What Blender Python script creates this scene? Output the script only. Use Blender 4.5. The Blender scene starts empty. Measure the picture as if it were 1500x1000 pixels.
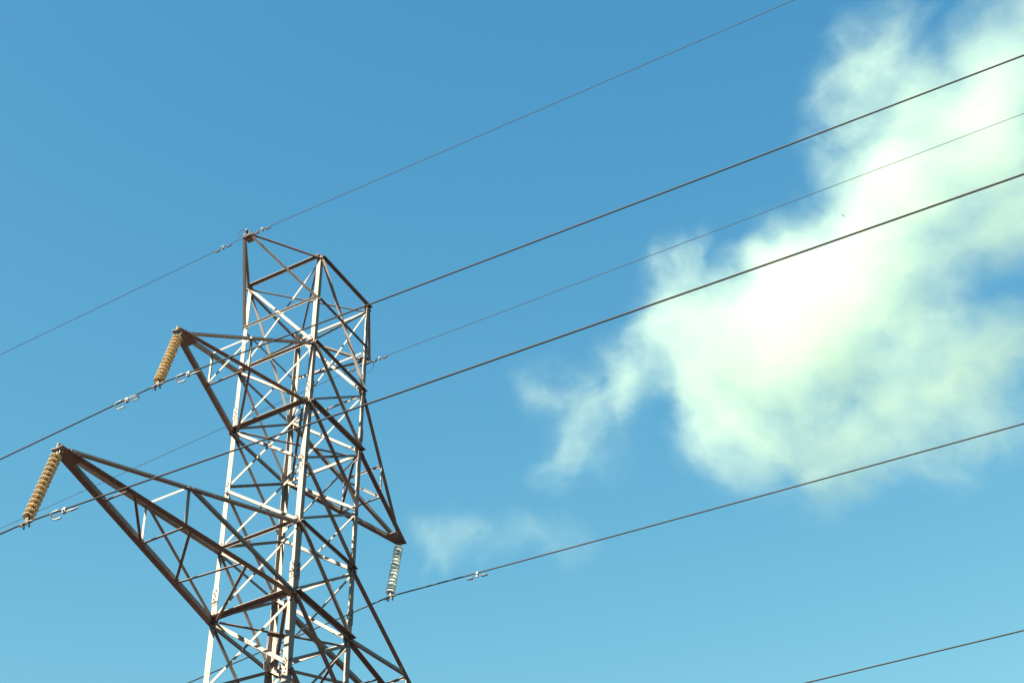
import bpy, bmesh, math, random
from mathutils import Vector, Matrix
import numpy as np

random.seed(7)
scene = bpy.context.scene
COL = scene.collection

# ------------------------------------------------------------------ camera
TOP = 33.3                                   # height of the tower head above the ground
CAM = Vector((20.590, -26.544, TOP - 31.688))
YAW, PITCH, ROLL, FPX = 2.08491, 0.73782, -0.01380, 2787.54
h = Vector((math.cos(YAW), math.sin(YAW), 0))
FW = h * math.cos(PITCH) + Vector((0, 0, math.sin(PITCH)))
RT0 = Vector((math.sin(YAW), -math.cos(YAW), 0))
UP0 = RT0.cross(FW)
RT = RT0 * math.cos(ROLL) + UP0 * math.sin(ROLL)
UP = UP0 * math.cos(ROLL) - RT0 * math.sin(ROLL)
cam_d = bpy.data.cameras.new('camera')
cam = bpy.data.objects.new('camera', cam_d); COL.objects.link(cam)
cam_d.sensor_fit = 'HORIZONTAL'; cam_d.sensor_width = 36.0
cam_d.lens = FPX / 1500 * 36.0
cam_d.clip_start = 0.1; cam_d.clip_end = 20000
cam.matrix_world = Matrix(((RT.x, UP.x, -FW.x, CAM.x), (RT.y, UP.y, -FW.y, CAM.y),
                           (RT.z, UP.z, -FW.z, CAM.z), (0, 0, 0, 1)))
scene.camera = cam

# ------------------------------------------------------------------ sun, sky, exposure
SUN = Vector((-0.15, -0.80, 0.58)).normalized()     # towards the sun
sun_el = math.asin(SUN.z); sun_az = math.atan2(SUN.x, SUN.y)
w = bpy.data.worlds.new('World'); scene.world = w; w.use_nodes = True
nt = w.node_tree; nt.nodes.clear()
sky = nt.nodes.new('ShaderNodeTexSky'); sky.sky_type = 'NISHITA'; sky.sun_disc = False
sky.sun_elevation = sun_el; sky.sun_rotation = sun_az
sky.altitude = 100; sky.air_density = 1.1; sky.dust_density = 0.9; sky.ozone_density = 1.0
# colour response of the photograph's sky: per-channel contrast and gain
sep = nt.nodes.new('ShaderNodeSeparateColor'); com = nt.nodes.new('ShaderNodeCombineColor')
nt.links.new(sky.outputs[0], sep.inputs[0])
for ch, (pw, gain, cap) in enumerate(((2.5, 0.632, 1.3), (1.5, 0.962, 2.8), (0.807, 1.30, 3.6))):
    a = nt.nodes.new('ShaderNodeMath'); a.operation = 'POWER'; a.inputs[1].default_value = pw
    b = nt.nodes.new('ShaderNodeMath'); b.operation = 'MULTIPLY'; b.inputs[1].default_value = gain
    c = nt.nodes.new('ShaderNodeMath'); c.operation = 'MINIMUM'; c.inputs[1].default_value = cap
    nt.links.new(sep.outputs[ch], a.inputs[0]); nt.links.new(a.outputs[0], b.inputs[0])
    nt.links.new(b.outputs[0], c.inputs[0]); nt.links.new(c.outputs[0], com.inputs[ch])
bg = nt.nodes.new('ShaderNodeBackground'); bg.inputs['Strength'].default_value = 0.05
wo = nt.nodes.new('ShaderNodeOutputWorld')
nt.links.new(com.outputs[0], bg.inputs['Color'])
nt.links.new(bg.outputs[0], wo.inputs['Surface'])
sl = bpy.data.lights.new('sun', 'SUN'); sl.energy = 5.0; sl.angle = math.radians(0.5); sl.color = (1.0, 0.955, 0.78)
so = bpy.data.objects.new('sun', sl); COL.objects.link(so)
so.rotation_euler = SUN.to_track_quat('Z', 'Y').to_euler()
vs = scene.view_settings
vs.view_transform = 'Standard'; vs.look = 'None'; vs.exposure = 2.25; vs.gamma = 1.0; vs.use_curve_mapping = False
scene.render.engine = 'CYCLES'
cy = scene.cycles
cy.max_bounces = 10; cy.diffuse_bounces = 3; cy.glossy_bounces = 4; cy.transmission_bounces = 8
cy.transparent_max_bounces = 16; cy.volume_bounces = 3; cy.volume_step_rate = 0.33; cy.volume_max_steps = 256

# ------------------------------------------------------------------ helpers
def tag(o, label=None, cat=None, group=None, kind=None):
    if label: o['label'] = label
    if cat: o['category'] = cat
    if group: o['group'] = group
    if kind: o['kind'] = kind
    return o

def empty(name, loc=(0, 0, 0)):
    o = bpy.data.objects.new(name, None); o.empty_display_size = 0.3
    COL.objects.link(o); o.location = loc
    return o

def obj(name, bm, mats, parent=None, smooth=False):
    me = bpy.data.meshes.new(name)
    bmesh.ops.recalc_face_normals(bm, faces=bm.faces[:])
    bm.to_mesh(me); bm.free()
    for m in (mats if isinstance(mats, (list, tuple)) else [mats]): me.materials.append(m)
    if smooth:
        for p in me.polygons: p.use_smooth = True
    o = bpy.data.objects.new(name, me); COL.objects.link(o)
    if parent: o.parent = parent
    return o

def prism(bm, P, u, a, b, L, sec, mat=0):
    """extrude the closed section sec [(x along a, y along b)] by L along u from P"""
    v0 = [bm.verts.new(P + a * x + b * y) for x, y in sec]
    v1 = [bm.verts.new(P + u * L + a * x + b * y) for x, y in sec]
    n = len(sec)
    fs = []
    if n == 6:      # L section: caps as two quads
        for v in (v0, v1):
            fs.append(bm.faces.new((v[0], v[1], v[2], v[3]))); fs.append(bm.faces.new((v[0], v[3], v[4], v[5])))
    else:
        fs.append(bm.faces.new(v0)); fs.append(bm.faces.new(v1))
    for i in range(n):
        fs.append(bm.faces.new((v0[i], v0[(i + 1) % n], v1[(i + 1) % n], v1[i])))
    for f in fs: f.material_index = mat

def angle(bm, P, Q, n, wi, wp, edge=-1, inward=1, off=0.0, t=0.009, e0=0.0, e1=0.0):
    """rolled steel angle from P to Q. n = outward normal of the face it is bolted to; wi = flange lying in
    the face, wp = flange standing off it, at the lower (-1) or upper (+1) edge, inward (1) or outward (-1)"""
    P = Vector(P); Q = Vector(Q); u = (Q - P); L = u.length; u.normalize()
    n = Vector(n); n = (n - u * n.dot(u)).normalized()
    m = n.cross(u)
    if m.z < -1e-4 or (abs(m.z) <= 1e-4 and m.x + m.y < 0): m = -m
    # section in (m, n): corner at edge
    s = edge; d = -inward
    c = s * wi / 2
    # face side plane at n = off ; thickness goes in direction d
    sec = [(c, 0), (-c, 0), (-c, d * t), (c - s * t, d * t), (c - s * t, d * wp), (c, d * wp)]
    # reorder so that the two quads of the cap are (web) and (standing flange)
    v = [(-c, 0), (c, 0), (c, d * wp), (c - s * t, d * wp), (c - s * t, d * t), (-c, d * t)]
    base = P + n * off + u * e0
    v0 = [bm.verts.new(base + m * x + n * y) for x, y in v]
    v1 = [bm.verts.new(base + u * (L - e0 - e1) + m * x + n * y) for x, y in v]
    for vv in (v0, v1):
        bm.faces.new((vv[0], vv[1], vv[4], vv[5])); bm.faces.new((vv[1], vv[2], vv[3], vv[4]))
    for i in range(6):
        bm.faces.new((v0[i], v0[(i + 1) % 6], v1[(i + 1) % 6], v1[i]))

def bolt(bm, P, n, r=0.016, hgt=0.02, mat=1):
    n = Vector(n).normalized(); a = n.orthogonal().normalized(); b = n.cross(a)
    sec = [(r * math.cos(k * math.pi / 3), r * math.sin(k * math.pi / 3)) for k in range(6)]
    v0 = [bm.verts.new(P + a * x + b * y) for x, y in sec]; v1 = [bm.verts.new(P + n * hgt + a * x + b * y) for x, y in sec]
    fs = [bm.faces.new(v1)]
    for i in range(6): fs.append(bm.faces.new((v0[i], v0[(i + 1) % 6], v1[(i + 1) % 6], v1[i])))
    for f in fs: f.material_index = mat

def plate(bm, pts, n, t, mat=0):
    n = Vector(n).normalized()
    a = [bm.verts.new(Vector(p)) for p in pts]; b = [bm.verts.new(Vector(p) + n * t) for p in pts]
    fs = [bm.faces.new(a), bm.faces.new(b)]
    k = len(pts)
    for i in range(k): fs.append(bm.faces.new((a[i], a[(i + 1) % k], b[(i + 1) % k], b[i])))
    for f in fs: f.material_index = mat

def tube(bm, pts, r, seg=8, cap=True, mat=0):
    pts = [Vector(p) for p in pts]; rings = []
    rr = r if isinstance(r, (list, tuple)) else [r] * len(pts)
    prev = None
    for i, p in enumerate(pts):
        d = (pts[min(i + 1, len(pts) - 1)] - pts[max(i - 1, 0)]).normalized()
        if prev is None: a = d.orthogonal().normalized()
        else: a = (prev - d * prev.dot(d)).normalized()
        prev = a; b = d.cross(a)
        rings.append([bm.verts.new(p + (a * math.cos(2 * math.pi * k / seg) + b * math.sin(2 * math.pi * k / seg)) * rr[i]) for k in range(seg)])
    for i in range(len(rings) - 1):
        for k in range(seg):
            f = bm.faces.new((rings[i][k], rings[i][(k + 1) % seg], rings[i + 1][(k + 1) % seg], rings[i + 1][k])); f.material_index = mat
    if cap:
        f = bm.faces.new(rings[0]); f.material_index = mat; f = bm.faces.new(rings[-1]); f.material_index = mat

def lathe(bm, prof, P, axis, seg=20, mat=0):
    """closed solid of revolution: prof = [(radius, distance along axis)] from axis to axis"""
    axis = Vector(axis).normalized(); a = axis.orthogonal().normalized(); b = axis.cross(a); P = Vector(P)
    rings = []
    for r, z in prof:
        c = P + axis * z
        if r < 1e-6: rings.append([bm.verts.new(c)])
        else: rings.append([bm.verts.new(c + (a * math.cos(2 * math.pi * k / seg) + b * math.sin(2 * math.pi * k / seg)) * r) for k in range(seg)])
    for i in range(len(rings) - 1):
        A, B = rings[i], rings[i + 1]
        for k in range(seg):
            k2 = (k + 1) % seg
            if len(A) == 1 and len(B) == 1: continue
            if len(A) == 1: f = bm.faces.new((A[0], B[k], B[k2]))
            elif len(B) == 1: f = bm.faces.new((A[k], A[k2], B[0]))
            else: f = bm.faces.new((A[k], A[k2], B[k2], B[k]))
            f.material_index = mat

def box(bm, c, ax, sx, sy, sz, mat=0):
    """box with x axis along ax (horizontal-ish), centre c"""
    x = Vector(ax).normalized(); y = Vector((0, 0, 1)).cross(x).normalized(); z = x.cross(y)
    c = Vector(c)
    sec = [(-sy / 2, -sz / 2), (sy / 2, -sz / 2), (sy / 2, sz / 2), (-sy / 2, sz / 2)]
    prism(bm, c - x * sx / 2, x, y, z, sx, sec, mat)

# ------------------------------------------------------------------ materials
def mat_new(name):
    m = bpy.data.materials.new(name); m.use_nodes = True
    n = m.node_tree; n.nodes.clear()
    out = n.nodes.new('ShaderNodeOutputMaterial'); p = n.nodes.new('ShaderNodeBsdfPrincipled')
    n.links.new(p.outputs[0], out.inputs['Surface'])
    return m, n, p, out

def metal(name, c1, c2, c3, scale=9.0, rough=0.6, metallic=0.0, spec=0.35, rust=0.62):
    m, n, p, out = mat_new(name)
    tc = n.nodes.new('ShaderNodeTexCoord')
    n1 = n.nodes.new('ShaderNodeTexNoise'); n1.inputs['Scale'].default_value = scale; n1.inputs['Detail'].default_value = 6
    n2 = n.nodes.new('ShaderNodeTexNoise'); n2.inputs['Scale'].default_value = scale * 0.35; n2.inputs['Detail'].default_value = 8; n2.inputs['Roughness'].default_value = 0.7
    n.links.new(tc.outputs['Object'], n1.inputs['Vector']); n.links.new(tc.outputs['Object'], n2.inputs['Vector'])
    r1 = n.nodes.new('ShaderNodeValToRGB'); r1.color_ramp.elements[0].position = 0.35; r1.color_ramp.elements[1].position = 0.65
    r1.color_ramp.elements[0].color = (*c1, 1); r1.color_ramp.elements[1].color = (*c2, 1)
    n.links.new(n1.outputs['Fac'], r1.inputs['Fac'])
    r2 = n.nodes.new('ShaderNodeMapRange'); r2.inputs['From Min'].default_value = rust; r2.inputs['From Max'].default_value = rust + 0.12
    n.links.new(n2.outputs['Fac'], r2.inputs['Value'])
    mx = n.nodes.new('ShaderNodeMix'); mx.data_type = 'RGBA'
    n.links.new(r2.outputs[0], mx.inputs['Factor']); n.links.new(r1.outputs[0], mx.inputs['A']); mx.inputs['B'].default_value = (*c3, 1)
    n.links.new(mx.outputs['Result'], p.inputs['Base Color'])
    rr = n.nodes.new('ShaderNodeMapRange'); rr.inputs['To Min'].default_value = rough - 0.1; rr.inputs['To Max'].default_value = rough + 0.15
    n.links.new(n1.outputs['Fac'], rr.inputs['Value']); n.links.new(rr.outputs[0], p.inputs['Roughness'])
    p.inputs['Metallic'].default_value = metallic; p.inputs['Specular IOR Level'].default_value = spec
    bp = n.nodes.new('ShaderNodeBump'); bp.inputs['Strength'].default_value = 0.04; bp.inputs['Distance'].default_value = 0.01
    n.links.new(n2.outputs['Fac'], bp.inputs['Height']); n.links.new(bp.outputs[0], p.inputs['Normal'])
    return m

STEEL = metal('weathered_galvanised_steel', (0.225, 0.183, 0.150), (0.265, 0.218, 0.182), (0.12, 0.065, 0.050), 9.0, 0.7, 0.0, 0.1, 0.74)
BOLT = metal('shaded_rusty_bolt_steel', (0.03, 0.02, 0.017), (0.05, 0.034, 0.026), (0.06, 0.028, 0.014), 30.0, 0.6, 0.3)  # shadow at the bolt heads is put into the dark base colour, with rust spots
FITTING = metal('dark_forged_fitting', (0.05, 0.038, 0.034), (0.085, 0.068, 0.06), (0.05, 0.025, 0.018), 25.0, 0.55, 0.2)
CLAMP = metal('pale_aluminium_clamp', (0.20, 0.18, 0.155), (0.26, 0.235, 0.205), (0.14, 0.09, 0.06), 25.0, 0.5, 0.0)
WIRE = metal('stranded_aluminium_conductor', (0.028, 0.0255, 0.0245), (0.034, 0.031, 0.030), (0.024, 0.021, 0.02), 6.0, 0.6, 0.0, 0.1)
GWIRE = metal('grey_earth_wire', (0.036, 0.036, 0.038), (0.042, 0.042, 0.044), (0.033, 0.03, 0.03), 6.0, 0.6, 0.0, 0.1)

def glass(name, col, trans, rough, sss, rad):
    m, n, p, out = mat_new(name)
    tc = n.nodes.new('ShaderNodeTexCoord'); nz = n.nodes.new('ShaderNodeTexNoise')
    nz.inputs['Scale'].default_value = 14; nz.inputs['Detail'].default_value = 4
    n.links.new(tc.outputs['Object'], nz.inputs['Vector'])
    r = n.nodes.new('ShaderNodeValToRGB'); r.color_ramp.elements[0].position = 0.3; r.color_ramp.elements[1].position = 0.7
    r.color_ramp.elements[0].color = (*[c * 0.8 for c in col], 1); r.color_ramp.elements[1].color = (*col, 1)
    n.links.new(nz.outputs['Fac'], r.inputs['Fac']); n.links.new(r.outputs[0], p.inputs['Base Color'])
    p.inputs['Subsurface Weight'].default_value = sss; p.inputs['Subsurface Radius'].default_value = rad; p.inputs['Subsurface Scale'].default_value = 1.0
    p.inputs['Transmission Weight'].default_value = trans; p.inputs['Roughness'].default_value = rough; p.inputs['IOR'].default_value = 1.5
    return m
AMBER = glass('amber_insulator_glass', (0.80, 0.66, 0.43), 0.5, 0.06, 0.35, (0.03, 0.025, 0.016))
PALE = glass('pale_green_insulator_glass', (0.84, 0.93, 0.86), 0.15, 0.15, 0.85, (0.06, 0.07, 0.06))

# ------------------------------------------------------------------ ground
m, n, p, out = mat_new('dry_red_earth')
tc = n.nodes.new('ShaderNodeTexCoord')
nz = n.nodes.new('ShaderNodeTexNoise'); nz.inputs['Scale'].default_value = 0.15; nz.inputs['Detail'].default_value = 10; nz.inputs['Roughness'].default_value = 0.65
n.links.new(tc.outputs['Object'], nz.inputs['Vector'])
r = n.nodes.new('ShaderNodeValToRGB'); r.color_ramp.elements[0].position = 0.35; r.color_ramp.elements[1].position = 0.68
r.color_ramp.elements[0].color = (0.017, 0.0068, 0.0066, 1); r.color_ramp.elements[1].color = (0.028, 0.012, 0.0116, 1)
n.links.new(nz.outputs['Fac'], r.inputs['Fac']); n.links.new(r.outputs[0], p.inputs['Base Color']); p.inputs['Roughness'].default_value = 0.95
p.inputs['Specular IOR Level'].default_value = 0.1
bp = n.nodes.new('ShaderNodeBump'); bp.inputs['Strength'].default_value = 0.6; n.links.new(nz.outputs['Fac'], bp.inputs['Height']); n.links.new(bp.outputs[0], p.inputs['Normal'])
bm = bmesh.new()
N = 60
def gx(i):
    s = i / N * 2 - 1
    return math.copysign(abs(s) ** 3, s) * 6000
grid = [[bm.verts.new((gx(i), gx(j), 0.0 if math.hypot(gx(i), gx(j)) < 60 else 0.6 * math.sin(gx(i) * 0.013) * math.cos(gx(j) * 0.011) - 0.6)) for j in range(N + 1)] for i in range(N + 1)]
for i in range(N):
    for j in range(N): bm.faces.new((grid[i][j], grid[i + 1][j], grid[i + 1][j + 1], grid[i][j + 1]))
g = obj('ground', bm, m, smooth=True); tag(g, 'dry reddish earth ground under the power line', 'ground', kind='structure')

# ------------------------------------------------------------------ transmission tower
LV = {'A': 0.0, 'B': -2.678, 'C': -4.454, 'D': -6.101, 'E': -7.727, 'F': -9.514, 'G': -11.213, 'H': -13.0, 'I': -17.3, 'J': -23.5, 'K': -33.3}
HW = {'I': 1.62, 'J': 2.5, 'K': 3.9}
def zl(l): return TOP + LV[l]
def hw(l): return HW.get(l, 1.0)
SG = {'L': (-1, -1), 'F': (1, -1), 'R': (1, 1), 'B': (-1, 1)}
def J(leg, l, k=0.0):
    s = SG[leg]; ww = hw(l) - k
    return Vector((s[0] * ww, s[1] * ww, zl(l)))
tower = empty('transmission_tower', (0, 0, 0))
tag(tower, 'tall steel lattice transmission tower with pointed cross-arms, sunlit cream on one side', 'transmission tower')
T = tower
CO = 0.045                                     # leg corner stands this far outside the brace joints
def leg_width(z):
    z -= TOP
    return 0.105 if z > -4.0 else (0.12 if z > -9.0 else 0.14)

def leg_mesh(leg):
    bm = bmesh.new(); s = SG[leg]
    breaks = [0.06, -4.0, -8.95, -13.0, -17.3, -23.5, -33.3]
    hws = [1, 1, 1, 1, 1.62, 2.5, 3.9]
    wd = [0.105, 0.12, 0.14, 0.15, 0.16, 0.16]
    for i in range(6):
        a = hws[i] + CO; b = hws[i + 1] + CO
        P = Vector((s[0] * a, s[1] * a, TOP + breaks[i])); Q = Vector((s[0] * b, s[1] * b, TOP + breaks[i + 1]))
        u = Q - P; L = u.length; u.normalize()
        ax = Vector((-s[0], 0, 0)); ay = Vector((0, -s[1], 0)); wdt = wd[i]; t = 0.012
        prism(bm, P, u, ax, ay, L, [(0, 0), (wdt, 0), (wdt, t), (t, t), (t, wdt), (0, wdt)])
    # splices: outer cover angles with bolts
    for z0, z1, wdt in ((-3.78, -4.12, 0.125), (-8.72, -9.12, 0.155), (-12.8, -13.2, 0.165)):
        P = Vector((s[0] * (1 + CO + 0.011), s[1] * (1 + CO + 0.011), TOP + z0))
        prism(bm, P, Vector((0, 0, -1)), Vector((-s[0], 0, 0)), Vector((0, -s[1], 0)), z0 - z1, [(0, 0), (wdt, 0), (wdt, 0.010), (0.010, 0.010), (0.010, wdt), (0, wdt)])
        k = 0
        zz = z0 - 0.05
        while zz > z1 + 0.02:
            for nrm, along in ((Vector((0, s[1], 0)), Vector((-s[0], 0, 0))), (Vector((s[0], 0, 0)), Vector((0, -s[1], 0)))):
                d = 0.05 if k % 2 else 0.09
                bolt(bm, Vector((s[0] * (1 + CO + .011), s[1] * (1 + CO + .011), TOP + zz)) + along * d, nrm)
            zz -= 0.07; k += 1
    # joint bolts on the outer flanges
    for l in 'ABCDEFGH':
        z = zl(l)
        for nrm, along in ((Vector((0, s[1], 0)), Vector((-s[0], 0, 0))), (Vector((s[0], 0, 0)), Vector((0, -s[1], 0)))):
            for dz, d in ((0.10, 0.04), (0.16, 0.075), (-0.10, 0.045), (-0.17, 0.075)):
                bolt(bm, Vector((s[0] * (1 + CO), s[1] * (1 + CO), z + dz)) + along * d, nrm)
    # concrete-free foot plate
    foot = Vector((s[0] * (3.9 + CO), s[1] * (3.9 + CO), 0.0))
    plate(bm, [foot + Vector((x, y, 0.004)) for x, y in ((-.3, -.3), (.3, -.3), (.3, .3), (-.3, .3))], (0, 0, 1), 0.03)
    return bm
for leg in 'LFRB': obj('leg', leg_mesh(leg), [STEEL, BOLT], T)

FACES = [('L', 'F', (0, -1, 0)), ('F', 'R', (1, 0, 0)), ('R', 'B', (0, 1, 0)), ('B', 'L', (-1, 0, 0))]
# brace pattern (main goes down from a to b): front L->F, F->R, back B->R, L->B
MAIN = {('L', 'F'): ('L', 'F'), ('F', 'R'): ('F', 'R'), ('R', 'B'): ('B', 'R'), ('B', 'L'): ('L', 'B')}
levels = list('ABCDEFGHIJK')
for a, b, nrm in FACES:
    top, bot = MAIN[(a, b)]
    for i in range(len(levels) - 1):
        l0, l1 = levels[i], levels[i + 1]
        big = 0.07 if i < 2 else (0.08 if i < 5 else 0.09)
        sm = 0.05 if i < 2 else (0.058 if i < 5 else 0.068)
        P = J(top, l0, 0.01); Q = J(bot, l1, 0.01)
        P.z -= 0.05; Q.z += 0.05
        bm = bmesh.new()
        angle(bm, P, Q, nrm, big, big * (1.12 if (a, b) == ('F', 'R') else 0.85), -1, -1 if (a, b) in (('L', 'F'), ('F', 'R')) else 1, CO + 0.013, 0.009)
        for f in (0.012, 0.03, 0.5, 0.97, 0.988): bolt(bm, P.lerp(Q, f) + Vector(nrm) * (CO + 0.013), nrm)
        obj('diagonal_brace', bm, [STEEL, BOLT], T)
        P = J(bot, l0, 0.015); Q = J(top, l1, 0.015)
        P.z -= 0.12; Q.z += 0.12
        bm = bmesh.new()
        angle(bm, P, Q, nrm, sm, sm * 0.7, 1, -1 if (a, b) == ('R', 'B') else 1, CO - (0.026 if (a, b) == ('R', 'B') else 0.016), 0.008)
        obj('diagonal_brace', bm, [STEEL, BOLT], T)

# horizontals
def horizontal(a, b, nrm, l, wi, wo):
    bm = bmesh.new()
    P = J(a, l, 0.0); Q = J(b, l, 0.0)
    angle(bm, P, Q, nrm, wi, wo, 1, -1, CO + 0.024, 0.01, -0.04, -0.04)
    for f in (0.02, 0.05, 0.95, 0.98): bolt(bm, P.lerp(Q, f) + Vector(nrm) * (CO + 0.034), nrm)
    obj('horizontal_brace', bm, [STEEL, BOLT], T)
for a, b, nrm in FACES:
    for l, wi, wo in (('A', 0.06, 0.075), ('B', 0.06, 0.06), ('C', 0.075, 0.10), ('E', 0.06, 0.065), ('F', 0.085, 0.115), ('H', .08, .1), ('I', .09, .1), ('J', .1, .1)):
        horizontal(a, b, nrm, l, wi, wo)
# secondary bracing through the crossing of the top panel
zm = TOP + (LV['A'] + LV['B']) / 2 + 0.02
for a, b, nrm in FACES:
    for s0 in (a, b):
        bm = bmesh.new(); s = SG[s0]
        P = Vector((s[0], s[1], zm)); mid = (Vector((*SG[a], 0)) + Vector((*SG[b], 0))) / 2; mid.z = zm
        angle(bm, P, mid, nrm, 0.045, 0.04, 1, -1, CO + 0.024, 0.008, 0.0, 0.02)
        obj('secondary_brace', bm, STEEL, T)
# plan (horizontal) bracing
for l, sz in (('A', 0.045), ('C', 0.06), ('F', 0.075)):
    for k, (a, b) in enumerate((('L', 'R'), ('F', 'B'))):
        bm = bmesh.new(); P = J(a, l); Q = J(b, l)
        off = 0.16 if l != 'A' else 0.05
        P.x -= math.copysign(off, P.x); Q.x -= math.copysign(off, Q.x)
        dz = -0.07 - 0.022 * k
        P.z += dz; Q.z += dz
        angle(bm, P, Q, (0, 0, -1), sz, sz * (0.35 if k == 0 else 1), -1 if k == 0 else 1, 1, 0, 0.008)
        if l == 'F' and k == 0:
            c = (P + Q) / 2; u = (Q - P).normalized()
            angle(bm, c - u * 0.28, c + u * 0.28, (0, 0, -1), sz, sz * 0.8, -1, -1, 0.010, 0.008)
        obj('plan_brace', bm, STEEL, T)
# gusset plates in the side faces (x = +-1) where the cross-arm chords meet the legs
for leg in 'LFRB':
    s = SG[leg]
    for l, big in (('A', 0.14), ('B', 0.2), ('C', 0.2), ('E', 0.24), ('F', 0.24)):
        bm = bmesh.new(); z = zl(l); x = s[0] * (1 + CO - 0.030)
        y0 = s[1] * (1 + CO - 0.012); i = -s[1]
        pts = [(x, y0, z + big * 0.75), (x, y0 + i * 0.11, z + big * 0.85), (x, y0 + i * (0.11 + big * 0.55), z + big * 0.15), (x, y0 + i * (0.11 + big * 0.45), z - big * 0.5), (x, y0 + i * 0.10, z - big), (x, y0, z - big * 0.85)]
        plate(bm, pts, (-s[0], 0, 0), 0.008)
        for k in range(5): bolt(bm, Vector((x, y0 + i * (0.05 + 0.03 * k), z - 0.08 + 0.045 * k)), (s[0], 0, 0), 0.014, 0.016)
        obj('gusset_plate', bm, [STEEL, BOLT], T)

# cross-arms
def crossarm(side, reach, lu, ll, tip_level, wl, wu, kind):
    """side -1 = towards the camera; lu / ll = tower levels of upper and lower chords"""
    S = side
    tip = Vector((0, S * reach, zl(tip_level)))
    zu = zm if lu == 'M' else zl(lu); zlo = zm if ll == 'M' else zl(ll)
    U = {k: Vector((k, S * 1.0, zu)) for k in (-1, 1)}
    D = {k: Vector((k, S * 1.0, zlo)) for k in (-1, 1)}
    tt = {k: tip + Vector((k * 0.045, 0, 0)) for k in (-1, 1)}
    bm = bmesh.new()
    for k in (-1, 1):
        # lower chords: wide flange seen from below, other flange upright on the outside
        if kind == 'earth':
            angle(bm, U[k] * 1.0, tt[k] + Vector((0, 0, 0.0)), (k, 0, 0), 0.05, 0.06, -1, -1, 0.02, 0.008, -0.03, -0.04)
            angle(bm, D[k], tt[k] + Vector((0, 0, -0.06)), (k, 0, 0), 0.055, 0.06, -1, -1, 0.025, 0.008, -0.03, 0.02)
        else:
            out = Vector((0, -S * 0.0, 0))
            angle(bm, D[k], tt[k] + Vector((0, 0, 0.0)), (k, 0, 0), wl, wl * 1.05, -1, -1, 0.052 - wl * 0.6, 0.011, -0.05, -0.12)
            angle(bm, U[k], tt[k] + Vector((0, -S * 0.22, 0.075)), (k, 0, 0), wu, wu * 0.95, -1, -1, 0.040 - wu * 0.5, 0.009, -0.05, 0.0)
        for f in (0.985, 0.965, 0.945):
            q = D[k].lerp(tt[k], f); bolt(bm, q + Vector((k * 0.055, 0, 0)), (k, 0, 0))
            q = D[k].lerp(tt[k], 1 - f); bolt(bm, q + Vector((k * 0.06, 0, 0.02)), (k, 0, 0))
    # tip plates
    if kind != 'earth':
        z = tip.z - wl / 2 - 0.003
        plate(bm, [(-0.10, tip.y - S * 0.02, z), (0.10, tip.y - S * 0.02, z), (0.13, tip.y - S * 0.42, z), (-0.13, tip.y - S * 0.42, z)], (0, 0, -1), 0.010)
    else:
        plate(bm, [(-0.10, tip.y + S * 0.05, tip.z - 0.05), (0.10, tip.y + S * 0.05, tip.z - 0.05), (0.10, tip.y - S * 0.16, tip.z - 0.05), (-0.10, tip.y - S * 0.16, tip.z - 0.05)], (0, 0, -1), 0.012)
        box(bm, tip + Vector((0.02, S * 0.03, 0.03)), (0, S, 0.4), 0.22, 0.05, 0.05)
        bolt(bm, tip + Vector((-0.02, S * 0.06, -0.07)), (0, 0, -1), 0.022, 0.05)
    arm = obj('crossarm', bm, [STEEL, BOLT], T)
    def strut(P, Q, nrm, wi, wp=None, off=0.0, edge=1, inward=1):
        b2 = bmesh.new(); angle(b2, P, Q, nrm, wi, wp or wi * 0.8, edge, inward, off, 0.007, 0.0, 0.0)
        obj('strut', b2, [STEEL, BOLT], arm)
    def at(dct, k, t): return tt[k].lerp(dct[k], t)
    m = 1 if S < 0 else -1          # the tower is the same after half a turn about its axis
    fk, lk = m, -m                  # 'F-like' and 'L-like' sides
    if kind == 'lower':
        strut(at(D, lk, .27), at(D, fk, .27), (0, 0, -1), 0.045, off=0.02)
        strut(at(D, fk, .29), at(D, lk, .5), (0, 0, -1), 0.05, off=0.045)
        strut(at(D, lk, .51), at(D, fk, .51), (0, 0, -1), 0.055, off=0.03)
        strut(at(D, fk, .53), at(D, lk, .735), (0, 0, -1), 0.06, off=0.045)
        strut(at(D, lk, .745), at(D, fk, .765), (0, 0, -1), 0.055, off=0.03)
        strut(at(D, fk, .78), D[lk] + Vector((0.06 * (fk), 0, 0)), (0, 0, -1), 0.06, off=0.055)
        strut(at(U, lk, .5), at(U, fk, .5), (0, S, 0), 0.05, off=0.01)
        for k in (-1, 1):
            strut(at(U, k, .5), at(D, k, .505), (0, S, 0), 0.05, off=0.0)
            strut(at(U, k, .515), D[k] + Vector((0, 0, 0.06)), (k, 0, 0), 0.075, 0.065, off=0.025, edge=-1)
    elif kind == 'middle':
        strut(at(D, lk, .51), at(D, fk, .51), (0, 0, -1), 0.05, off=0.03)
        strut(at(D, fk, .525), D[lk] + Vector((0.08 * fk, 0, 0)), (0, 0, -1), 0.055, off=0.05)
        strut(at(U, lk, .51), at(U, fk, .51), (0, S, 0), 0.045, off=0.01)
        strut(at(D, lk, .49), at(U, fk, .5), (0, S, 0), 0.045, off=-0.02)
        for k in (-1, 1):
            strut(at(U, k, .51), at(D, k, .51), (0, S, 0), 0.045, off=0.0)
    return tip
for S in (-1, 1):
    crossarm(S, 2.49, 'A', 'M', 'A', 0.06, 0.06, 'earth')
    crossarm(S, 4.31, 'B', 'C', 'C', 0.10, 0.085, 'middle')
    crossarm(S, 6.99, 'E', 'F', 'F', 0.12, 0.105, 'lower')

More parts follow.
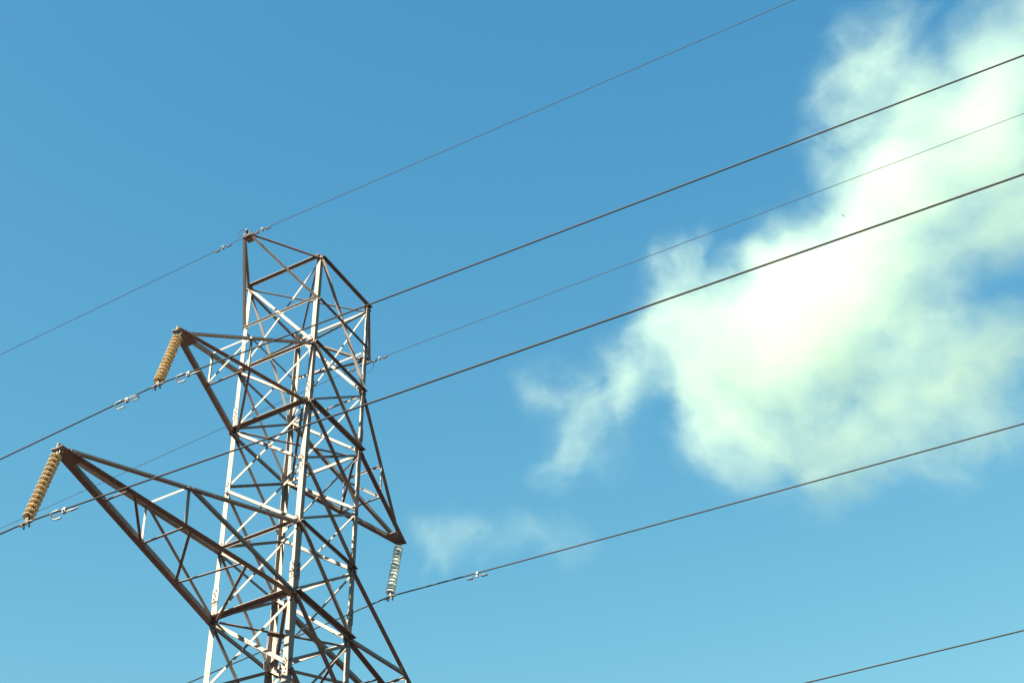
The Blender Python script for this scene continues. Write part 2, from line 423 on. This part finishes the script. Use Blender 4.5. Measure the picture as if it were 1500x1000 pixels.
# ------------------------------------------------------------------ insulator strings
def insulator(top, bottom, gmat, label, wire_s):
    top = Vector(top); bottom = Vector(bottom)
    e = empty('insulator_string', top); tag(e, label, 'insulator', 'suspension insulator strings under the cross-arms')
    ax = (bottom - top); L = ax.length; ax.normalize()
    ND = 14
    z0 = 0.10; pitch = (L - 0.20) / ND
    O = Vector((0, 0, 0))
    # glass discs
    for i in range(ND):
        zc = z0 + pitch * i
        bm = bmesh.new()
        R = 0.112; pr, cr = (0.016, 0.043) if gmat is PALE else (0.022, 0.046)
        prof = [(0.0, 0.050), (0.036, 0.050), (0.052, 0.054), (0.085, 0.062), (R - 0.006, 0.074), (R, 0.083), (R - 0.003, 0.090), (R - 0.010, 0.088),
                (0.090, 0.080), (0.084, 0.092), (0.077, 0.078), (0.066, 0.076), (0.059, 0.088), (0.052, 0.074), (0.030, 0.072), (0.0, 0.072)]
        lathe(bm, [(r_, zc + z_) for r_, z_ in prof], O, ax, 22)
        sh = obj('glass_disc', bm, gmat, e, smooth=True)
        bm = bmesh.new()
        prof = [(0.0, 0.0), (0.026, 0.0), (cr - 0.004, 0.012), (cr, 0.047), (0.0, 0.049)]
        lathe(bm, [(r_, zc + z_) for r_, z_ in prof], O, ax, 12)
        lathe(bm, [(0.0, zc + 0.073), (pr, zc + 0.073), (pr * 0.8, zc + pitch - 0.001), (0.0, zc + pitch - 0.001)], O, ax, 8)
        obj('cap', bm, FITTING, sh, smooth=False)
    # top shackle
    bm = bmesh.new()
    tube(bm, [O + Vector((-0.03, 0, 0.05)), O + Vector((-0.03, 0, -0.05)), ax * 0.085, O + Vector((0.03, 0, -0.05)), O + Vector((0.03, 0, 0.05))], 0.011, 8)
    tube(bm, [ax * 0.075, ax * z0], 0.018, 8)
    obj('shackle', bm, CLAMP, e)
    # suspension clamp boat at the wire
    bm = bmesh.new(); c = ax * (L - 0.02)
    box(bm, ax * (L - 0.075), (1, 0, 0), 0.07, 0.045, 0.10)
    prof = [(-0.17, 0.012), (-0.12, 0.026), (0, 0.036), (0.12, 0.026), (0.17, 0.012)]
    tube(bm, [ax * L + Vector((x, 0, -wire_s * abs(x) - 0.012)) for x, _ in prof], [r_ for _, r_ in prof], 10)
    for x in (-0.06, 0.06):
        for yy in (-0.03, 0.03):
            bolt(bm, ax * L + Vector((x, yy, -0.045)), (0, 0, -1), 0.016, 0.06, 0)
    obj('suspension_clamp', bm, FITTING if gmat is AMBER else CLAMP, e)
    return top, bottom
zc, zf = zl('C') - 0.09, zl('F') - 0.10
I1b = (0, -4.752, zl('C') - 1.828)
I2b = (0, -7.486, zl('F') - 2.003)
I3b = (0, 3.969, zl('C') - 1.825)
insulator((0, -4.33, zc), I1b, AMBER, 'amber glass insulator string under the middle left cross-arm tip', 0.055)
insulator((0, -7.05, zf), I2b, AMBER, 'amber glass insulator string under the long lowest left cross-arm tip', 0.05)
insulator((0, 4.29, zc), I3b, PALE, 'pale green glass insulator string under the right cross-arm tip', 0.083)

# ------------------------------------------------------------------ wires
def wire(name, label, cat, group, base, sL, sR, r, mat, lift=0.0):
    base = Vector(base); bm = bmesh.new(); pts = []
    SP = 300.0
    xs = [-x for x in (200, 160, 120, 90, 70, 55, 42, 32, 24, 18, 13, 9, 6, 4, 2.5, 1.5, 0.8, 0.4)] + [0] + [0.4, 0.8, 1.5, 2.5, 4, 6, 9, 13, 18, 24, 32, 42, 55, 70, 90, 120, 160, 200]
    f = lambda x: -(sL if x < 0 else sR) * abs(x) + (sL if x < 0 else sR) * x * x / SP
    tube(bm, [Vector((x, 0, f(x))) for x in xs], r, 10)
    o = obj(name, bm, mat, None, smooth=True); o.location = base
    tag(o, label, cat, group)
    return lambda x: base + Vector((x, 0, f(x)))
E1 = (0, -2.52, zl('A') - 0.03); E2 = (0, 2.49, zl('A') - 0.17)
gw, gp = 'overhead earth wires', 'overhead phase conductors'
w1 = wire('earth_wire', 'thin earth wire crossing the topmost tip of the tower', 'wire', gw, E1, 0.044, 0.018, 0.0075, GWIRE)
w4 = wire('earth_wire', 'faint thin earth wire crossing the cloud and passing behind the tower', 'wire', gw, E2, 0.056, 0.030, 0.0075, GWIRE)
w2 = wire('power_line', 'dark power line hung from the middle left cross-arm insulator', 'wire', gp, I1b, 0.064, 0.047, 0.0165, WIRE)
w3 = wire('power_line', 'dark power line hung from the lowest left cross-arm insulator', 'wire', gp, I2b, 0.05, 0.055, 0.0165, WIRE)
w5 = wire('power_line', 'dark power line hung from the pale right insulator below the cloud', 'wire', gp, I3b, 0.083, 0.083, 0.0165, WIRE)
w6 = wire('power_line', 'power line crossing the bottom right corner of the sky', 'wire', gp, (0, 6.95, zl('F') + 0.264), 0.068, 0.068, 0.0165, WIRE)

# earth wire clamps
def earth_clamp(P, label, ring):
    e = empty('earth_wire_clamp', P); tag(e, label, 'clamp', 'earth wire clamps')
    bm = bmesh.new()
    prof = [(-0.17, 0.012), (-0.11, 0.028), (0, 0.040), (0.11, 0.028), (0.17, 0.012)]
    tube(bm, [Vector((x, 0, -0.01)) for x, _ in prof], [q for _, q in prof], 10)
    obj('clamp_body', bm, FITTING, e)
    bm = bmesh.new()
    for x in (-0.07, 0.07):
        box(bm, (x, 0, 0.04), (1, 0, 0), 0.04, 0.09, 0.05)
        bolt(bm, Vector((x, 0.0, 0.06)), (0, 0, 1), 0.018, 0.05, 0)
    obj('keeper', bm, FITTING, e)
    bm = bmesh.new()
    tube(bm, [(0, 0, 0.0), (0, 0, 0.16)], 0.014, 8)
    obj('hanger', bm, FITTING, e)
    bm = bmesh.new()
    if ring:
        pts = [(0.26 * math.cos(a) * 0.62 + 0.08, 0.0, 0.0 - 0.16 + 0.17 * math.sin(a)) for a in np.linspace(math.radians(75), math.radians(-215), 24)]
        tube(bm, pts, 0.006, 6)
    else:
        pts = [(-0.10, -0.03, 0.05), (-0.22, -0.06, 0.05), (-0.26, -0.06, 0.12), (-0.2, -0.06, 0.2), (-0.06, -0.04, 0.2)]
        tube(bm, pts, 0.007, 6)
    obj('bonding_lead', bm, GWIRE, e)
earth_clamp(E1, 'dark clamp holding the earth wire on the topmost tip of the tower', False)
earth_clamp(E2, 'dark clamp with thin wire loop under the right earth wire tip', True)

# ------------------------------------------------------------------ vibration dampers
def dumbbell(P, s, label, half, drop, wr, wl, cm):
    """Stockbridge damper: clamp, messenger rod, two weights. s = local slope of the wire"""
    e = empty('vibration_damper', P); tag(e, label, 'damper', 'vibration dampers on the wires')
    u = Vector((1, 0, -s)).normalized()
    bm = bmesh.new()
    box(bm, (0, 0, -drop * 0.45), u, 0.04, 0.04, drop + 0.04)
    bolt(bm, Vector((0, -0.025, -drop * 0.4)), (0, -1, 0), 0.016, 0.03, 0)
    obj('clamp', bm, cm, e)
    D = Vector((0, 0, -drop))
    bm = bmesh.new()
    tube(bm, [D + u * (-half) + Vector((0, 0, -0.012)), D + u * (-half / 2), D, D + u * (half / 2), D + u * half + Vector((0, 0, -0.012))], 0.007, 6)
    obj('messenger_rod', bm, FITTING, e)
    for k in (-1, 1):
        bm = bmesh.new()
        c = D + u * (k * half) + Vector((0, 0, -0.012))
        lathe(bm, [(0, -wl / 2), (wr * 0.8, -wl / 2 + 0.004), (wr, -wl * 0.2), (wr * 0.72, wl * 0.05), (wr * 0.72, wl * 0.2), (wr, wl * 0.34), (wr * 0.7, wl / 2 - 0.004), (0, wl / 2)], c, u * k, 12)
        obj('weight', bm, FITTING, e, smooth=True)

def horseshoe(P, s, label, flip):
    """damper with two horseshoe weights on a messenger rod"""
    e = empty('vibration_damper', P); tag(e, label, 'damper', 'vibration dampers on the wires')
    u = Vector((1, 0, -s)).normalized(); v = Vector((0, 1, 0)); z = u.cross(v)
    bm = bmesh.new()
    box(bm, (0, 0, -0.035), u, 0.055, 0.05, 0.11)
    bolt(bm, Vector((0, -0.03, -0.05)), (0, -1, 0), 0.018, 0.03, 0)
    obj('clamp', bm, CLAMP, e)
    D = Vector((0, 0, -0.075))
    bm = bmesh.new(); tube(bm, [D - u * 0.29, D - u * 0.1, D + u * 0.1, D + u * 0.27], 0.008, 6)
    obj('messenger_rod', bm, FITTING, e)
    for k, roll in ((-1, 0.73), (1, flip)):
        bm = bmesh.new()
        a = (-z) * math.cos(roll) + v * math.sin(roll)      # opening plane of the U
        hw_ = 0.068; c = D + u * (k * 0.235)
        pts = [c + a * hw_ - u * k * 0.14 , c + a * hw_ - u * k * 0.06, c + a * hw_]
        for t_ in np.linspace(0.15, math.pi - 0.15, 7): pts.append(c + a * (hw_ * math.cos(t_)) + u * (k * hw_ * 0.9 * math.sin(t_)))
        pts += [c - a * hw_, c - a * hw_ - u * k * 0.06, c - a * hw_ - u * k * 0.14]
        tube(bm, pts, [0.017, 0.016, 0.014] + [0.012] * 7 + [0.014, 0.016, 0.017], 8)
        obj('weight', bm, CLAMP, e, smooth=True)
dumbbell(w1(-0.69), -0.044, 'small dumbbell damper on the topmost earth wire, left of the tower tip', 0.16, 0.03, 0.026, 0.12, CLAMP)
dumbbell(w1(0.43), 0.018, 'small dumbbell damper on the topmost earth wire, right of the tower tip', 0.16, 0.03, 0.026, 0.12, CLAMP)
dumbbell(w4(-0.52), -0.056, 'small dumbbell damper on the right earth wire, seen inside the tower', 0.16, 0.03, 0.026, 0.12, CLAMP)
dumbbell(w4(0.42), 0.03, 'small dumbbell damper on the right earth wire, just outside the tower', 0.16, 0.03, 0.026, 0.12, CLAMP)
dumbbell(w5(2.37), 0.083, 'long dumbbell damper hanging under the power line right of the pale insulator', 0.19, 0.10, 0.028, 0.15, CLAMP)
horseshoe(w2(-0.76), -0.064, 'horseshoe weight damper on the middle left power line, left of its insulator', 1.8)
horseshoe(w2(0.80), 0.047, 'horseshoe weight damper on the middle left power line, right of its insulator', 2.3)
horseshoe(w3(0.88), 0.055, 'horseshoe weight damper on the lowest left power line beside its insulator', 2.3)

# ------------------------------------------------------------------ bird
def ray(px, py, dist):
    d = (RT * ((px - 750) / FPX) + UP * (-(py - 500) / FPX) + FW).normalized()
    return CAM + d * dist
m, n, p, out = mat_new('dark_feathers'); 
nz = n.nodes.new('ShaderNodeTexNoise'); nz.inputs['Scale'].default_value = 30
r = n.nodes.new('ShaderNodeValToRGB'); r.color_ramp.elements[0].color = (0.03, 0.03, 0.035, 1); r.color_ramp.elements[1].color = (0.10, 0.09, 0.09, 1)
n.links.new(nz.outputs['Fac'], r.inputs['Fac']); n.links.new(r.outputs[0], p.inputs['Base Color']); p.inputs['Roughness'].default_value = 0.7
bm = bmesh.new()
lathe(bm, [(0, -0.17), (0.012, -0.165), (0.028, -0.14), (0.03, -0.11), (0.05, -0.05), (0.052, 0.02), (0.03, 0.11), (0.012, 0.15), (0, 0.155)], (0, 0, 0), (1, 0, 0), 10)
for k in (-1, 1):
    pts = [(-0.06, k * 0.03, 0.02), (-0.10, k * 0.16, 0.07), (-0.05, k * 0.34, 0.10), (0.01, k * 0.30, 0.095), (0.02, k * 0.16, 0.06), (0.05, k * 0.03, 0.02)]
    plate(bm, pts, (0, 0, 1), 0.008)
plate(bm, [(0.12, -0.015, 0), (0.12, 0.015, 0), (0.25, 0.05, 0.01), (0.25, -0.05, 0.01)], (0, 0, 1), 0.006)
bird = obj('bird', bm, m); bird.scale = (0.55, 0.55, 0.55); bird.location = ray(1235, 316, 190.0); bird.rotation_euler = (0.2, 0.1, 2.2)
tag(bird, 'tiny dark bird flying in front of the bright cloud', 'bird')

# ------------------------------------------------------------------ clouds
SCL = 1500.0 / FPX          # metres per photo pixel at the clouds' distance
DEEP = 3.6                  # the clouds are deeper along the line of sight than across it
def cloud(name, label, centre_px, blobs, dens, thr, edge, nscale, namp, seed, group=None):
    """blobs: (dx, dy, radius, weight) metres in the cloud's own plan; every blob is a sphere of its own depth"""
    C = ray(centre_px[0], centre_px[1], 1500.0)
    rnd = random.Random(seed)
    bl = []
    for px, py, r, wt in blobs:
        bl.append(((px - centre_px[0]) * SCL, -(py - centre_px[1]) * SCL, rnd.uniform(-0.35, 0.35) * r * SCL, r * SCL, wt))     # z is in units of DEEP
    bm = bmesh.new()
    for x, y, z, r_, wt in bl:
        if wt < 0: continue                  # a gap in the cloud
        bmesh.ops.create_icosphere(bm, subdivisions=3, radius=r_ + 12.0, matrix=Matrix.Translation((x, y, z)))
    me = bpy.data.meshes.new(name + '_blobs'); bm.to_mesh(me); bm.free()
    for v_ in me.vertices: v_.co.z *= DEEP
    tmp = bpy.data.objects.new('blobs', me); COL.objects.link(tmp)
    md = tmp.modifiers.new('r', 'REMESH'); md.mode = 'VOXEL'; md.voxel_size = 6.0
    dg = bpy.context.evaluated_depsgraph_get(); dg.update()
    hull = bpy.data.meshes.new_from_object(tmp.evaluated_get(dg)); hull.name = name
    bpy.data.objects.remove(tmp)
    o = bpy.data.objects.new(name, hull); COL.objects.link(o)
    o.matrix_world = Matrix(((RT.x, UP.x, -FW.x, C.x), (RT.y, UP.y, -FW.y, C.y), (RT.z, UP.z, -FW.z, C.z), (0, 0, 0, 1)))
    tag(o, label, 'cloud', group)
    m = bpy.data.materials.new(name + '_vapour'); m.use_nodes = True; nt = m.node_tree; nt.nodes.clear(); N_ = nt.nodes.new; lk = nt.links.new
    out = N_('ShaderNodeOutputMaterial'); tc = N_('ShaderNodeTexCoord')
    # warp
    wz = N_('ShaderNodeTexNoise'); wz.inputs['Scale'].default_value = nscale * 0.5; wz.inputs['Detail'].default_value = 6; wz.inputs['Roughness'].default_value = 0.6
    fl = N_('ShaderNodeVectorMath'); fl.operation = 'MULTIPLY'; lk(tc.outputs['Object'], fl.inputs[0]); fl.inputs[1].default_value = (1, 1, 1 / DEEP)
    lk(fl.outputs[0], wz.inputs['Vector'])
    ws = N_('ShaderNodeVectorMath'); ws.operation = 'SUBTRACT'; lk(wz.outputs['Color'], ws.inputs[0]); ws.inputs[1].default_value = (0.5, 0.5, 0.5)
    wm = N_('ShaderNodeVectorMath'); wm.operation = 'MULTIPLY_ADD'; lk(ws.outputs[0], wm.inputs[0]); wm.inputs[1].default_value = (85 * namp, 85 * namp, 50 * namp); lk(tc.outputs['Object'], wm.inputs[2])
    sq = N_('ShaderNodeVectorMath'); sq.operation = 'MULTIPLY'; lk(wm.outputs[0], sq.inputs[0]); sq.inputs[1].default_value = (1, 1, 1 / DEEP)
    acc = None
    for x, y, z, r_, wt in bl:
        d = N_('ShaderNodeVectorMath'); d.operation = 'DISTANCE'; lk(sq.outputs[0], d.inputs[0]); d.inputs[1].default_value = (x, y, z)
        mr = N_('ShaderNodeMapRange'); mr.interpolation_type = 'SMOOTHSTEP'; mr.inputs['From Min'].default_value = r_; mr.inputs['From Max'].default_value = r_ * 0.15
        mr.inputs['To Min'].default_value = 0; mr.inputs['To Max'].default_value = wt
        lk(d.outputs['Value'], mr.inputs['Value'])
        if acc is None: acc = mr.outputs[0]
        else:
            a = N_('ShaderNodeMath'); a.operation = 'ADD'; lk(acc, a.inputs[0]); lk(mr.outputs[0], a.inputs[1]); acc = a.outputs[0]
    nz = N_('ShaderNodeTexNoise'); nz.inputs['Scale'].default_value = nscale; nz.inputs['Detail'].default_value = 8; nz.inputs['Roughness'].default_value = 0.66
    lk(sq.outputs[0], nz.inputs['Vector'])
    # the noise only eats into the thin margins; the middle stays one solid mass
    cl = N_('ShaderNodeMath'); cl.operation = 'MINIMUM'; lk(acc, cl.inputs[0]); cl.inputs[1].default_value = 2.0
    nr = N_('ShaderNodeMapRange'); nr.inputs['From Min'].default_value = 0.3; nr.inputs['From Max'].default_value = 0.7; nr.inputs['To Min'].default_value = -edge - thr; nr.inputs['To Max'].default_value = edge - thr; nr.clamp = False
    lk(nz.outputs['Fac'], nr.inputs['Value'])
    fd = N_('ShaderNodeMath'); fd.operation = 'MULTIPLY'; fd.use_clamp = True; lk(acc, fd.inputs[0]); fd.inputs[1].default_value = 3.5
    nm = N_('ShaderNodeMath'); nm.operation = 'MULTIPLY'; lk(nr.outputs[0], nm.inputs[0]); lk(fd.outputs[0], nm.inputs[1])
    sb = N_('ShaderNodeMath'); sb.operation = 'ADD'; lk(cl.outputs[0], sb.inputs[0]); lk(nm.outputs[0], sb.inputs[1])
    mxn = N_('ShaderNodeMath'); mxn.operation = 'MAXIMUM'; lk(sb.outputs[0], mxn.inputs[0]); mxn.inputs[1].default_value = 0
    md2 = N_('ShaderNodeMath'); md2.operation = 'MULTIPLY'; pw = N_('ShaderNodeMath'); pw.operation = 'POWER'; lk(mxn.outputs[0], pw.inputs[0]); pw.inputs[1].default_value = 1.25; lk(pw.outputs[0], md2.inputs[0]); md2.inputs[1].default_value = dens
    vol = N_('ShaderNodeVolumePrincipled'); vol.inputs['Color'].default_value = (0.595, 0.712, 0.565, 1); vol.inputs['Anisotropy'].default_value = 0.0
    vol.inputs['Density Attribute'].default_value = ''
    lk(md2.outputs[0], vol.inputs['Density']); lk(vol.outputs[0], out.inputs['Volume'])
    hull.materials.clear(); hull.materials.append(m)
    return o
main = [(1060, 525, 120, 1.0), (1130, 450, 125, 1.0), (1215, 400, 135, 1.1), (1290, 320, 125, 1.0), (1340, 240, 115, 1.0), (1250, 480, 130, 1.0), (1180, 540, 110, .9), (1020, 470, 85, .7),
        (1285, 130, 100, .7), (1272, 75, 76, .6), (1305, 45, 58, .45), (1400, 135, 100, .75), (1462, 50, 95, .7), (1490, 140, 115, .75), (1430, 200, 105, .65), (1235, 215, 80, .5),
        (995, 385, 55, .7), (1025, 350, 36, .6), (985, 435, 65, .6),
        (1440, 300, 110, .6), (1490, 240, 110, .65), (1430, 380, 90, .5), (1500, 350, 100, .6), (1350, 430, 100, .7), (1480, 500, 105, .55), (1410, 510, 115, .65),
        (1100, 625, 120, .46), (1185, 670, 115, .42), (1045, 620, 105, .46), (1300, 600, 130, .52), (1390, 590, 120, .44), (1480, 590, 110, .36), (1240, 650, 110, .42),
        (950, 530, 84, .40), (905, 570, 90, .36), (865, 610, 96, .33), (812, 555, 74, .28), (850, 665, 80, .26), (965, 480, 66, .44),
        (1418, 432, 80, -.45), (1462, 610, 70, -.30), (1490, 420, 60, -.2), (955, 600, 50, -.2)]
cloud('cloud', 'large bright white cloud with ragged edges filling the right of the sky', (1220, 390), main, 0.0048, 0.06, 0.62, 0.026, 1.0, 3)
cloud('cloud', 'faint cloud wisp floating nearest the right cross-arm insulator', (655, 795), [(640, 785, 56, .5), (665, 795, 60, .5), (650, 830, 48, .4), (690, 775, 46, .4)], 0.0020, 0.05, 0.5, 0.04, 0.8, 4, 'small cloud wisps')
cloud('cloud', 'faint cloud wisp in the middle of the small wisps', (740, 780), [(745, 765, 48, .45), (718, 795, 52, .42), (768, 775, 42, .38)], 0.0017, 0.05, 0.5, 0.04, 0.8, 5, 'small cloud wisps')
cloud('cloud', 'faint cloud wisp closest to the large cloud, just above the power line', (820, 785), [(815, 775, 54, .45), (845, 808, 50, .36), (790, 785, 42, .36)], 0.0017, 0.05, 0.5, 0.04, 0.8, 6, 'small cloud wisps')
